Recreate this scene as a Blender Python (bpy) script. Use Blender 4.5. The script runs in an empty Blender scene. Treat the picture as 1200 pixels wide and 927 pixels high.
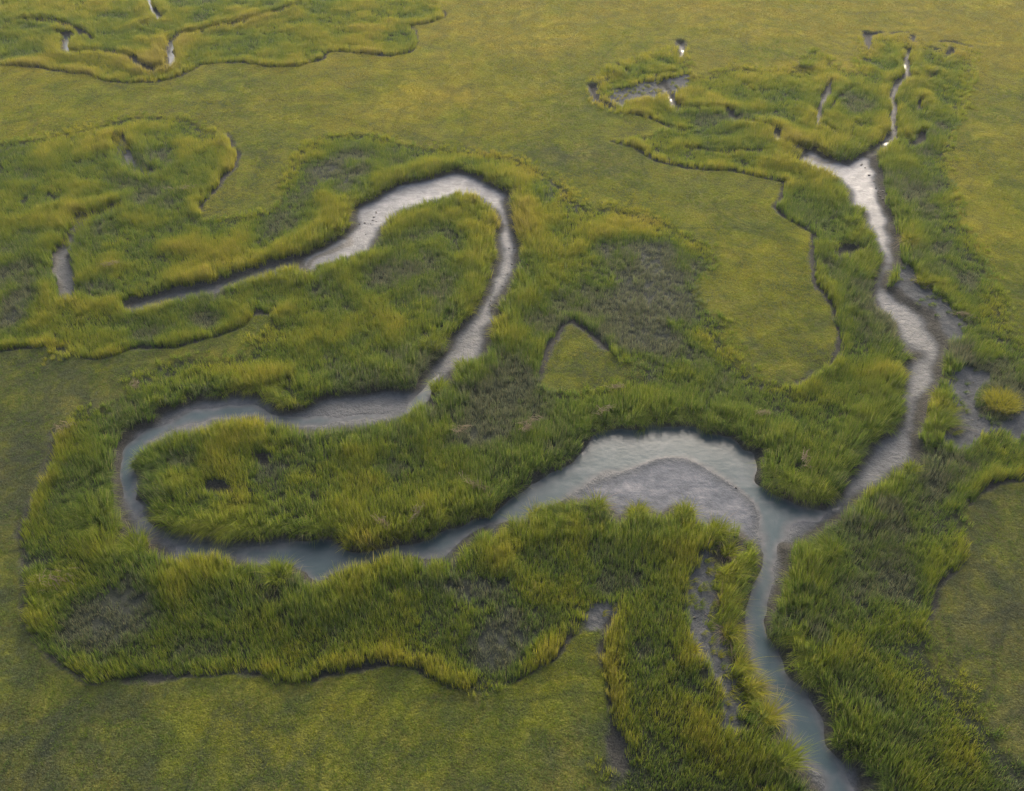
import bpy, math, random
import numpy as np
from math import radians, sin, cos, pi
from mathutils import Vector

random.seed(7)
rng = np.random.default_rng(7)
SC = bpy.context.scene
COL = SC.collection

# ------------------------------------------------------------------ camera, sky, sun, exposure
ALT, PITCH, FPX = 50.0, 42.0, 1082.0          # metres above the marsh, degrees below the horizon, focal length in photo pixels
cam = bpy.data.cameras.new("camera")
cam.sensor_width = 36.0
cam.lens = 36.0 * FPX / 1200.0
cam.clip_start, cam.clip_end = 0.5, 8000.0
camo = bpy.data.objects.new("camera", cam)
COL.objects.link(camo)
camo.location = (0, 0, ALT)
camo.rotation_euler = (radians(90 - PITCH), 0, 0)
SC.camera = camo

SUN_EL, SUN_ROT = 25.0, 10.0
world = bpy.data.worlds.new("World"); SC.world = world; world.use_nodes = True
wn = world.node_tree; bg = wn.nodes["Background"]
sky = wn.nodes.new("ShaderNodeTexSky"); sky.sky_type = 'NISHITA'; sky.sun_disc = False
sky.sun_elevation = radians(SUN_EL); sky.sun_rotation = radians(SUN_ROT)
sky.air_density = 1.0; sky.dust_density = 5.0; sky.ozone_density = 1.0
hs = wn.nodes.new("ShaderNodeHueSaturation"); hs.inputs['Saturation'].default_value = 0.85
wn.links.new(sky.outputs[0], hs.inputs['Color']); wn.links.new(hs.outputs[0], bg.inputs[0]); bg.inputs[1].default_value = 0.15
sun = bpy.data.lights.new("sun", 'SUN'); sun.energy = 2.0; sun.angle = radians(40); sun.color = (1.0, 0.87, 0.70)
suno = bpy.data.objects.new("sun", sun); COL.objects.link(suno)
sd = Vector((sin(radians(SUN_ROT)) * cos(radians(SUN_EL)), cos(radians(SUN_ROT)) * cos(radians(SUN_EL)), sin(radians(SUN_EL))))
suno.rotation_euler = sd.to_track_quat('Z', 'Y').to_euler(); suno.location = sd * 400

vs = SC.view_settings; vs.view_transform = 'Standard'; vs.look = 'None'; vs.gamma = 1.0; vs.exposure = 0.98; vs.use_curve_mapping = False
SC.cycles.max_bounces = 5; SC.cycles.diffuse_bounces = 2; SC.cycles.transmission_bounces = 3; SC.cycles.glossy_bounces = 2
SC.cycles.transparent_max_bounces = 4; SC.cycles.use_denoising = True

# ------------------------------------------------------------------ photo pixel -> point in the place
_p = radians(PITCH)
def ground(px, py, z=0.0):
    dx = (px - 600.0) / FPX; dy = (463.5 - py) / FPX
    vx, vy, vz = dx, cos(_p) + dy * sin(_p), -sin(_p) + dy * cos(_p)
    t = (z - ALT) / vz
    return vx * t, vy * t

def poly(pts, zfar, znear):
    """outline read off the photograph -> ground outline; a bank that faces away from the camera is read off the grass tips"""
    n = len(pts); area = sum(pts[i][0] * pts[(i + 1) % n][1] - pts[(i + 1) % n][0] * pts[i][1] for i in range(n))
    s = 1 if area > 0 else -1
    out = []
    for i in range(n):
        a, b = pts[i - 1], pts[(i + 1) % n]
        ex, ey = (b[0] - a[0]) * s, (b[1] - a[1]) * s
        L = math.hypot(ex, ey) + 1e-6
        nx_, ny = ey / L, -ex / L         # outward normal in the photo
        tx, ty = 600 - pts[i][0], 1665 - pts[i][1]; tl = math.hypot(tx, ty)      # towards the point straight below the camera
        t = min(1, max(0, 0.45 + 0.9 * (nx_ * tx + ny * ty) / tl))
        out.append(ground(pts[i][0], pts[i][1], zfar + (znear - zfar) * t))
    return np.array(out)

def line(pts, z=0.0):
    return np.array([ground(p[0], p[1], z) for p in pts])

# ------------------------------------------------------------------ outlines
CREEK_MAIN = [(985,990),(975,927),(965,910),(950,888),(935,867),(922,850),(920,835),(902,820),(891,792),(882,777),(877,747),(870,737),(868,715),
 (872,697),(880,667),(885,652),(887,630),(877,612),(865,601),(855,602),(840,601),(828,597),(817,588),(802,581),(780,590),(760,580),(742,582),(730,595),
 (722,580),(710,571),(682,570),(657,572),(637,573),(620,592),(600,596),(585,617),(567,608),(545,620),(527,635),(502,636),(485,635),(452,640),(430,650),
 (392,660),(375,675),(362,662),(350,647),(325,638),(300,647),(280,641),(220,638),(205,645),(187,627),(175,615),(145,616),(142,600),(137,580),(140,565),
 (137,540),(142,524),(150,513),(158,502),(180,490),(188,480),(220,471),(250,466),(275,459),(312,462),(330,474),(357,478),(382,467),(415,461),(452,455),
 (485,452),(497,432),(525,410),(525,397),(545,373),(565,347),(577,320),(575,305),(582,285),(580,270),(587,255),(580,232),(565,221),(552,215),(530,211),
 (520,217),(492,224),(470,231),(452,245),(440,260),(432,277),(417,282),(402,286),(380,296),(352,306),(352,302),(380,287),(395,279),(412,265),(415,243),(440,233),
 (462,217),(492,210),(530,202),(550,202),(570,211),(597,227),(602,252),(605,267),(608,287),(605,307),(595,325),(585,340),(580,360),(570,371),(574,380),
 (568,404),(552,410),(534,420),(526,440),(508,437),(503,455),(480,461),(472,472),(460,480),(432,486),(410,486),(377,488),(337,482),(307,480),(290,475),
 (272,478),(247,481),(235,491),(200,493),(175,506),(156,518),(152,530),(160,545),(155,560),(157,582),(175,586),(172,600),(182,615),(205,625),(240,635),
 (255,640),(300,640),(325,632),(362,632),(377,624),(395,622),(415,641),(452,637),(472,627),(510,627),(530,612),(572,602),(590,580),(610,567),(635,557),
 (667,542),(685,508),(705,502),(745,502),(757,492),(780,495),(815,495),(825,505),(855,508),(872,525),(893,528),(892,545),(887,565),(905,581),(937,588),
 (957,588),(972,577),(1000,555),(1007,540),(1030,520),(1052,495),(1067,467),(1067,447),(1064,422),(1075,402),(1072,390),(1060,380),(1050,357),(1030,345),
 (1022,330),(1025,315),(1035,300),(1037,287),(1027,262),(1017,245),(1018,232),(1000,227),(992,205),(980,193),(960,186),(932,172),(945,171),(965,183),
 (990,190),(1010,180),(1022,177),(1030,200),(1033,230),(1048,260),(1050,285),(1056,300),(1042,315),(1038,337),(1060,354),(1090,370),(1097,385),(1105,412),
 (1096,435),(1096,452),(1085,465),(1080,480),(1080,497),(1072,520),(1047,531),(1035,550),(1017,565),(995,583),(970,602),(935,622),(922,632),(924,660),
 (920,680),(915,705),(903,720),(905,742),(925,760),(930,788),(955,805),(960,827),(972,842),(970,866),(990,875),(1007,885),(1015,910),(1016,927),(1030,990)]
# deeper places that hold water
WATERS = [
 [(985,990),(970,915),(930,860),(905,822),(893,790),(880,750),(873,715),(884,668),(893,630),(885,608),(880,590),(850,562),(822,545),(800,537),(775,537),(745,548),(710,559),
  (685,572),(640,595),(600,612),(560,625),(520,645),(480,648),(440,655),(400,668),(375,685),(345,660),(300,655),(220,650),(180,630),(150,600),(140,560),(145,530),(175,500),(220,484),
  (300,476),(360,490),(420,490),(470,482),(490,458),(510,440),(520,435),(515,450),(500,470),(450,492),(380,496),(300,488),(220,494),(170,515),(152,545),
  (156,580),(170,610),(200,633),(260,645),(330,640),(380,625),(420,645),(480,635),(540,615),(590,585),(640,560),(680,530),(690,505),(760,497),(820,500),(870,520),(893,545),
  (900,585),(940,600),(975,592),(990,580),(995,582),(985,592),(955,605),(925,615),(908,640),(903,670),(902,710),
  (905,745),(920,790),(950,830),(975,880),(1000,927),(1010,990)]]
BAR = [(660,585),(685,566),(710,557),(740,547),(757,540),(780,534),(802,535),(820,542),(847,557),(872,575),(886,588),(893,606),(888,640),(870,650),(800,650),(700,620)]
MUDS = [  # bare mud beside the creeks
 [(812,672),(813,727),(822,755),(830,777),(841,807),(842,835),(852,858),(872,856),(868,835),(864,802),(855,780),(853,750),(843,725),(837,702),(836,675),(842,655),(853,640),(838,640)],
 [(1105,445),(1125,426),(1150,433),(1160,436),(1158,447),(1146,463),(1145,487),(1162,497),(1200,486),(1250,478),(1250,505),(1200,506),(1187,511),(1175,501),(1150,503),(1142,520),(1115,517),(1110,495),(1122,475),(1118,455)],
 [(1050,322),(1062,305),(1075,328),(1100,348),(1118,365),(1132,382),(1122,395),(1105,392),(1088,370),(1058,352),(1042,340)],
 [(690,703),(712,703),(722,715),(712,728),(690,728),(682,712)],
 [(712,112),(722,104),(742,100),(775,93),(806,87),(806,98),(790,108),(768,110),(745,112),(728,122)],
 [(845,800),(860,790),(858,850),(850,860)],
]
MEADOWS = [
 # the large meadow at the top, running down both sides of the right-hand creek
 [(-1200,75),(0,75),(50,79),(100,87),(124,95),(152,97),(180,95),(214,88),(241,75),(284,72),(314,78),(351,78),(375,70),(385,61),(400,60),(433,63),(460,65),(480,60),(488,50),(487,37),
  (480,30),(505,27),(517,21),(520,13),(512,0),(505,-60),(2600,-60),(2600,420),(1215,402),(1185,387),(1172,360),(1162,320),(1155,292),(1135,270),(1120,230),(1110,200),(1111,170),(1125,130),
  (1135,100),(1140,75),(1136,54),(1102,50),(1085,46),(1070,40),(1040,39),(1012,40),(1016,58),(1008,80),(985,74),(968,62),(952,52),(936,70),(930,78),(902,76),(862,72),(830,84),(808,83),(802,52),(760,60),(725,70),(697,95),(698,118),
  (717,128),(748,135),(790,150),(760,155),(735,158),(718,165),(742,172),(767,187),(802,196),(855,199),(887,205),(925,215),(907,239),(925,255),(952,272),(950,300),(955,330),(977,360),
  (982,390),(982,412),(975,427),(955,434),(930,447),(892,440),(862,418),(845,380),(820,345),(812,330),(832,305),(826,282),(800,268),(770,250),(720,238),(692,240),(670,222),(650,206),
  (628,190),(600,180),(540,172),(480,165),(440,155),(425,152),(381,152),(354,170),(339,192),(334,214),(329,234),(301,244),(267,249),(234,246),(234,234),(254,221),(261,207),(276,194),
  (277,177),(269,157),(251,150),(234,140),(214,130),(184,129),(150,132),(117,140),(73,150),(33,157),(0,160),(-160,165)],
 # the meadow along the left and bottom edges
 [(-1200,430),(0,411),(24,406),(50,404),(75,412),(100,418),(114,420),(134,415),(154,407),(181,407),(207,407),(221,400),(251,394),(281,380),(291,370),(301,363),(324,365),(318,377),
  (298,390),(291,407),(261,418),(217,415),(187,420),(160,437),(150,450),(127,467),(94,480),(64,504),(57,527),(50,550),(37,577),(30,600),(20,624),(27,650),(30,684),(27,707),(30,734),
  (47,760),(67,780),(97,791),(110,797),(144,794),(181,791),(207,794),(234,791),(267,789),(311,787),(321,800),(361,800),(375,794),(400,787),(450,772),(483,776),(507,791),(533,804),
  (567,811),(607,797),(634,781),(654,764),(677,737),(684,712),(712,716),(711,731),(711,767),(716,804),(716,851),(724,871),(709,894),(714,911),(721,927),(760,1150),(760,1500),(-1200,1500)],
 # the meadow at the right edge
 [(2600,500),(1200,560),(1165,565),(1145,577),(1128,587),(1133,617),(1131,637),(1121,654),(1094,690),(1087,710),(1084,727),(1091,757),(1101,784),(1121,807),(1161,844),(1168,871),(1178,884),(1200,901),(2600,1300)],
 # the pocket of turf in the middle
 [(630,428),(640,412),(655,395),(660,381),(672,375),(682,382),(702,397),(716,412),(735,422),(755,421),(751,434),(721,444),(684,455),(641,456),(633,442)],
]
CUTS = [  # low mud scarps, darkened to paint the shadow line where tall grass meets turf
 ([(-60,76),(0,75),(50,79),(100,87),(124,95),(152,97),(180,95),(214,88),(241,75),(284,72),(314,78),(351,78),(375,70),(385,61),(400,60),(433,63),(460,65),(480,60),(488,50),(487,37),(480,30),(505,27),(517,21),(520,13)], 0.30),
 ([(269,155),(277,177),(276,194),(261,207),(254,221),(234,236),(234,246)], 0.35),
 ([(718,165),(742,172),(767,187),(802,196),(855,199),(887,205),(925,215),(907,239),(925,255),(952,272),(950,300),(955,330),(977,360),(982,390),(982,412),(975,427)], 0.32),
 ([(955,434),(930,447)], 0.15),
 ([(100,418),(114,420),(134,415),(154,407),(181,407),(207,407),(221,400),(251,394),(281,380),(291,370),(301,363),(324,365)], 0.30),
 ([(-20,412),(0,411),(24,406),(45,404)], 0.28),
 ([(64,504),(57,527),(50,550),(37,577),(30,600),(20,624),(27,650),(30,684),(27,707),(30,734),(47,760),(67,780),(97,791),(110,797)], 0.22),
 ([(144,794),(207,794),(234,791),(267,789),(311,787),(321,800)], 0.25),
 ([(361,800),(375,794),(400,787),(450,772),(483,776),(507,791),(533,804)], 0.26),
 ([(607,797),(634,781),(654,764),(677,737)], 0.2),
 ([(716,720),(711,731),(711,767),(716,804),(716,851),(724,871)], 0.25),
 ([(1200,560),(1165,565),(1145,577),(1128,587)], 0.28),
 ([(1131,637),(1121,654),(1094,690),(1087,710),(1084,727)], 0.22),
 ([(631,440),(640,412),(655,395),(660,381),(672,375),(682,382),(702,397),(714,410)], 0.42),
 ([(748,133),(790,150),(800,152)], 0.35),
 ([(735,84),(770,86),(806,84)], 0.4),
 ([(1064,88),(1085,92),(1097,86)], 0.6),
 ([(1058,160),(1066,168),(1078,164),(1084,154)], 0.6),
 ([(870,98),(885,106),(905,104)], 0.4),
 ([(1000,100),(985,112),(975,128)], 0.35),
 ([(0,36),(40,24),(95,34),(110,46)], 0.5),
 ([(205,38),(250,34),(300,24)], 0.4),
 ([(800,172),(850,178),(892,176)], 0.55),
]
CHANNELS = [  # narrow channels and hollows: (points, half width in metres, depth)
 ([(-80,50),(-10,38),(30,23),(70,26),(90,34),(98,42)], 0.55, 0.6),
 ([(70,38),(82,42),(76,52),(75,60),(90,64),(120,62),(150,68),(165,78),(180,83),(196,78),(200,70),(197,58),(204,44),(235,37),(290,24),(350,8)], 0.8, 0.68),
 ([(170,-12),(175,0),(180,12),(188,24)], 0.7, 0.66),
 ([(188,24),(168,30),(180,36),(203,40)], 0.3, 0.4),
 ([(400,280),(376,292),(352,306),(325,314)], 0.9, 0.56),
 ([(352,306),(330,312),(310,316),(280,326),(245,336),(212,344),(190,350),(160,356)], 1.45, 0.57),
 ([(140,162),(150,180),(155,194),(175,202)], 1.15, 0.58),
 ([(133,243),(118,250),(98,254),(90,270),(74,288),(66,298),(75,318),(80,345)], 1.1, 0.565),
 ([(775,95),(783,104),(788,112),(790,124),(800,128),(840,128),(855,130),(861,142)], 0.62, 0.61),
 ([(861,142),(895,146),(912,155),(910,166),(930,171)], 0.5, 0.62),
 ([(797,50),(800,58),(796,68)], 0.7, 0.60),
 ([(722,76),(735,84)], 0.5, 0.4), ([(694,100),(699,118),(722,128)], 0.7, 0.5),
 ([(1060,58),(1063,75),(1064,88),(1050,100),(1045,115),(1048,128),(1050,142),(1048,158),(1036,168),(1020,178)], 0.66, 0.585),
 ([(1014,40),(1016,55)], 0.7, 0.5), ([(1012,39),(1022,41),(1034,39)], 0.45, 0.4), ([(1044,40),(1056,38),(1066,39)], 0.2, 0.3), ([(1071,42),(1072,51)], 0.35, 0.4),
 ([(1102,49),(1120,50),(1137,55)], 0.4, 0.4), ([(1113,58),(1108,68)], 0.5, 0.5),
 ([(974,95),(968,115),(960,130),(957,146)], 0.5, 0.575), ([(957,146),(975,155),(1000,160)], 0.4, 0.45),
 ([(932,172),(945,175),(965,184)], 0.9, 0.62),
 ([(1080,118),(1079,131)], 0.5, 0.58),
 ([(989,288),(1003,290),(985,296)], 0.8, 0.5),
 ([(1068,160),(1078,158)], 0.6, 0.4),
 ([(855,640),(850,655)], 0.8, 0.4),
 ([(305,536),(310,540)], 0.6, 0.5), ([(250,570),(262,570)], 0.6, 0.5),
 ([(722,868),(728,885),(735,900)], 0.6, 0.35),
 ([(1076,525),(1080,532)], 0.7, 0.45),
]
SPARSE = [(770,325,70,62,.75),(735,300,45,40,.55),(760,385,65,35,.6),(400,200,38,38,.6),(160,175,40,30,.65),(180,225,40,25,.5),(20,350,26,34,.85),(95,290,30,45,.45),(585,745,45,60,.65),
 (560,690,55,20,.5),(140,710,60,40,.5),(500,420,40,25,.4),(500,345,45,30,.45),(560,505,45,22,.4),(450,545,50,15,.25),(920,270,30,20,.45),(640,220,22,24,.65),(110,330,30,20,.4),
 (230,340,40,12,.35),(1090,300,25,20,.45),(850,470,60,15,.15),(840,130,40,14,.35),(940,690,30,20,.4),(1000,690,25,25,.3),(750,780,30,50,.3),(960,735,20,20,.5),(620,600,30,12,.3),
 (530,680,80,14,.55),(310,545,35,22,.35),(700,760,15,40,.2),(1130,410,25,18,.5),(330,505,60,10,.2),(980,555,22,14,.55),(1040,590,20,14,.5),(650,520,20,10,.4),(460,320,40,25,.3)]

FLOPS = [  # where long blades lie combed over: centre, radii (photo px), direction of the comb (photo axes)
 (250,602,105,30,-.5,.6),(195,545,50,28,-.9,.2),(110,585,50,45,-.3,.3),(155,640,50,22,-.5,.1),(300,458,70,14,.1,.7),(780,488,110,14,.1,.7),(925,560,50,35,-.2,.8),(1090,345,45,35,.6,.6),
 (1105,485,28,24,.9,.1),(650,600,60,22,-.6,-.1),(980,625,50,25,-.6,.2),(60,680,30,40,-.6,.3),(870,800,18,60,.3,.5),(845,660,20,40,.4,.4),(935,760,25,70,-.5,.6),(990,265,30,20,.3,.4),(610,640,25,25,-.3,.5),(1090,60,50,25,.2,.5)]
# ------------------------------------------------------------------ raster fields of the ground, in metres
RES = 0.25
X0, X1, Y0, Y1 = -112.0, 112.0, 14.0, 172.0
gx = np.arange(X0, X1 + 1e-6, RES); gy = np.arange(Y0, Y1 + 1e-6, RES)
NX, NY = len(gx), len(gy)
CLIP = 8.0

def noise_tab(seed, n=256):
    return np.random.default_rng(seed).random((n, n)).astype(np.float32)
_tabs = {}
def vnoise(x, y, scale, seed=0):
    if seed not in _tabs: _tabs[seed] = noise_tab(1000 + seed)
    T = _tabs[seed]; u = x / scale + 57.3; v = y / scale + 91.7
    iu = np.floor(u).astype(int); iv = np.floor(v).astype(int); fu = u - iu; fv = v - iv
    fu = fu * fu * (3 - 2 * fu); fv = fv * fv * (3 - 2 * fv)
    a = T[iu & 255, iv & 255]; b = T[(iu + 1) & 255, iv & 255]; c = T[iu & 255, (iv + 1) & 255]; d = T[(iu + 1) & 255, (iv + 1) & 255]
    return (a * (1 - fu) + b * fu) * (1 - fv) + (c * (1 - fu) + d * fu) * fv
def fbm(x, y, scale, seed=0, oct=4):
    s = 0; a = 1; t = 0
    for k in range(oct):
        s = s + a * vnoise(x + k * 13.1, y - k * 7.7, scale / 2 ** k, seed + k); t += a; a *= 0.55
    return s / t
def sstep(a, b, x):
    t = np.clip((x - a) / (b - a), 0, 1); return t * t * (3 - 2 * t)

def dist_lines(P, closed, D=None, W=None):
    """distance to a polyline, worked segment by segment in a local window"""
    if D is None: D = np.full((NX, NY), CLIP, np.float32)
    n = len(P)
    for i in range(n if closed else n - 1):
        a = P[i]; b = P[(i + 1) % n]
        xa, xb = min(a[0], b[0]) - CLIP, max(a[0], b[0]) + CLIP
        ya, yb = min(a[1], b[1]) - CLIP, max(a[1], b[1]) + CLIP
        i0 = max(0, int((xa - X0) / RES)); i1 = min(NX, int((xb - X0) / RES) + 2)
        j0 = max(0, int((ya - Y0) / RES)); j1 = min(NY, int((yb - Y0) / RES) + 2)
        if i1 <= i0 or j1 <= j0: continue
        X = gx[i0:i1, None]; Y = gy[None, j0:j1]
        dx, dy = b[0] - a[0], b[1] - a[1]; L2 = dx * dx + dy * dy + 1e-9
        t = np.clip(((X - a[0]) * dx + (Y - a[1]) * dy) / L2, 0, 1)
        d = np.hypot(X - a[0] - t * dx, Y - a[1] - t * dy)
        D[i0:i1, j0:j1] = np.minimum(D[i0:i1, j0:j1], d)
    return D
def inside(P):
    M = np.zeros((NX, NY), bool); n = len(P)
    for i in range(n):
        a = P[i]; b = P[(i + 1) % n]
        if a[1] == b[1]: continue
        lo, hi = min(a[1], b[1]), max(a[1], b[1])
        js = np.nonzero((gy >= lo) & (gy < hi))[0]
        if len(js) == 0: continue
        xc = a[0] + (gy[js] - a[1]) * (b[0] - a[0]) / (b[1] - a[1])
        M[:, js] ^= gx[:, None] < xc[None, :]
    return M
def sdf(P):
    D = dist_lines(P, True); return np.where(inside(P), -D, D)
def union(polys):
    S = None
    for p in polys:
        s = sdf(p); S = s if S is None else np.minimum(S, s)
    return S

GX = gx[:, None] + 0 * gy[None, :]; GY = 0 * gx[:, None] + gy[None, :]
wob = (fbm(GX, GY, 2.6, 3) - 0.5) * 1.5 + (fbm(GX, GY, 0.8, 9, 2) - 0.5) * 0.35
Fcreek = sdf(poly(CREEK_MAIN, -0.5, 1.35)) + wob * 0.4 - 0.25
for (px, py, rx, ry, k_) in ((235,632,120,22,0.9), (150,590,22,40,0.4), (1075,450,30,60,0.35), (1035,535,60,45,0.6)):
    c0 = ground(px, py, 0.3); ex = ground(px + rx, py, .3)[0] - c0[0]; ey = (ground(px, py - ry, .3)[1] - ground(px, py + ry, .3)[1]) / 2
    Fcreek = Fcreek - k_ * (1 - sstep(0.4, 1.3, np.hypot((GX - c0[0]) / ex, (GY - c0[1]) / ey)))
Fwater = union([poly(p, -0.6, -0.6) for p in WATERS]) + wob * 0.7
Fbar = sdf(poly(BAR, -0.5, -0.5)) + wob * 0.15
Fmud = union([poly(p, -0.1, 0.5) for p in MUDS]) + wob * 0.8
Fmead = union([poly(p, 0.0, 0.75) for p in MEADOWS]) + wob * 0.25
Fcut = np.full((NX, NY), CLIP, np.float32)
for pts, w in CUTS:
    Fcut = np.minimum(Fcut, dist_lines(line(pts), False) - w * 0.75)
Fcut = Fcut + wob * 0.25
Fchan = np.full((NX, NY), CLIP, np.float32); Fcdep = np.zeros((NX, NY), np.float32)
for pts, w, dep in CHANNELS:
    d = dist_lines(line(pts, -0.2), False) - w * 0.85
    Fcdep = np.where(d < Fchan, dep, Fcdep); Fchan = np.minimum(Fchan, d)
Fchan = Fchan + wob * 0.3
Fsparse = np.zeros((NX, NY), np.float32)
for (px, py, rx, ry, k) in SPARSE:
    cx, cy = ground(px, py, 0.5); ex = ground(px + rx, py, .5)[0] - cx; ey = (ground(px, py - ry, .5)[1] - ground(px, py + ry, .5)[1]) / 2
    q = np.hypot((GX - cx) / ex, (GY - cy) / ey) + (fbm(GX, GY, 4.0, 21) - 0.5) * 0.9
    Fsparse = np.maximum(Fsparse, k * (1 - sstep(0.35, 1.15, q)))

# ragged outlines: every field is read at slightly wandering coordinates
wx_ = (fbm(GX, GY, 3.4, 201, 3) - 0.5) * 1.2; wy_ = (fbm(GX, GY, 3.4, 211, 3) - 0.5) * 1.2
def warp(F_):
    u = np.clip((GX + wx_ - X0) / RES, 0, NX - 1.001); v = np.clip((GY + wy_ - Y0) / RES, 0, NY - 1.001)
    i = u.astype(int); j = v.astype(int); fu = u - i; fv = v - j
    return (F_[i, j] * (1 - fu) + F_[i + 1, j] * fu) * (1 - fv) + (F_[i, j + 1] * (1 - fu) + F_[i + 1, j + 1] * fu) * fv
Fcreek, Fwater, Fmud, Fmead, Fcut, Fchan = [warp(f_) for f_ in (Fcreek, Fwater, Fmud, Fmead, Fcut, Fchan)]
turf = 1 - sstep(-0.15, 0.15, Fmead)                       # 1 on the short turf
z = -0.16 * (1 - turf) + (fbm(GX, GY, 7, 31) - 0.5) * 0.16 + (fbm(GX, GY, 1.2, 41, 3) - 0.5) * 0.10
z = z * (1 - 0.3 * turf)
lev = -0.22 + (fbm(GX, GY, 1.0, 51, 3) - 0.5) * 0.16
k = 1 - sstep(-0.5, 0.35, Fmud); z = z * (1 - k) + lev * k
k = 1 - sstep(-0.12, 0.18, Fcut); z = z - 0.20 * k
k = 1 - sstep(-0.45, 0.3, Fchan); z = z * (1 - k) + (-Fcdep + (fbm(GX, GY, 1.3, 61, 2) - 0.5) * 0.08) * k
kc = 1 - sstep(-0.75, 0.3, Fcreek)
rough = (fbm(GX, GY, 1.6, 71, 4) - 0.5)
bed = 0.055 * sstep(40, 56, GY) - 0.555 + rough * 0.12 - 0.035 * sstep(0, 1.5, -Fcreek)
kw = 1 - sstep(-0.7, 0.35, Fwater)
bed = bed * (1 - kw) + (-0.80 + rough * 0.12) * kw
kb = 1 - sstep(-3.2, 0.1, Fbar)
barz = -0.585 + 0.16 * kb + (fbm(GX * 0.6, GY * 1.6, 1.6, 81, 4) - 0.5) * 0.09
bed = np.where(Fbar < 0.25, np.maximum(bed, barz - 0.35 * sstep(-0.1, 0.25, Fbar)), bed)
z = z * (1 - kc) + bed * kc
z = z.astype(np.float32)

def sample(F, x, y):
    u = np.clip((x - X0) / RES, 0, NX - 1.001); v = np.clip((y - Y0) / RES, 0, NY - 1.001)
    i = u.astype(int); j = v.astype(int); fu = u - i; fv = v - j
    return (F[i, j] * (1 - fu) + F[i + 1, j] * fu) * (1 - fv) + (F[i, j + 1] * (1 - fu) + F[i + 1, j + 1] * fu) * fv

# ------------------------------------------------------------------ materials
class NT:
    def __init__(s, name):
        s.m = bpy.data.materials.new(name); s.m.use_nodes = True; s.t = s.m.node_tree; s.t.nodes.clear()
        s.out = s.n('ShaderNodeOutputMaterial')
    def n(s, typ, **kw):
        q = s.t.nodes.new(typ)
        for k_, v_ in kw.items(): setattr(q, k_, v_)
        return q
    def l(s, a, b): s.t.links.new(a, b)
    def attr(s, name, kind='GEOMETRY'):
        return s.n('ShaderNodeAttribute', attribute_name=name, attribute_type=kind)
    def noise(s, scale, detail=4, rough_=0.55, vec=None, dist=0.0):
        q = s.n('ShaderNodeTexNoise'); q.inputs['Scale'].default_value = scale; q.inputs['Detail'].default_value = detail
        q.inputs['Roughness'].default_value = rough_; q.inputs['Distortion'].default_value = dist
        if vec is not None: s.l(vec, q.inputs['Vector'])
        return q.outputs['Fac']
    def ramp(s, fac, stops):
        q = s.n('ShaderNodeValToRGB'); e = q.color_ramp.elements
        while len(e) < len(stops): e.new(0.5)
        for k_, (p_, c_) in enumerate(stops):
            e[k_].position = p_; e[k_].color = (*c_, 1)
        s.l(fac, q.inputs[0]); return q.outputs[0]
    def mix(s, f, a, b, blend='MIX'):
        q = s.n('ShaderNodeMix', data_type='RGBA', blend_type=blend)
        for sock, v_ in ((q.inputs['Factor'], f), (q.inputs['A'], a), (q.inputs['B'], b)):
            if hasattr(v_, 'links'): s.l(v_, sock)
            elif isinstance(v_, (int, float)): sock.default_value = v_
            else: sock.default_value = (*v_, 1)
        return q.outputs['Result']
    def math(s, op, a, b=0.0, c=0.0, clamp=False):
        q = s.n('ShaderNodeMath', operation=op, use_clamp=clamp)
        for sock, v_ in zip(q.inputs, (a, b, c)):
            if hasattr(v_, 'links'): s.l(v_, sock)
            else: sock.default_value = v_
        return q.outputs[0]

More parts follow.
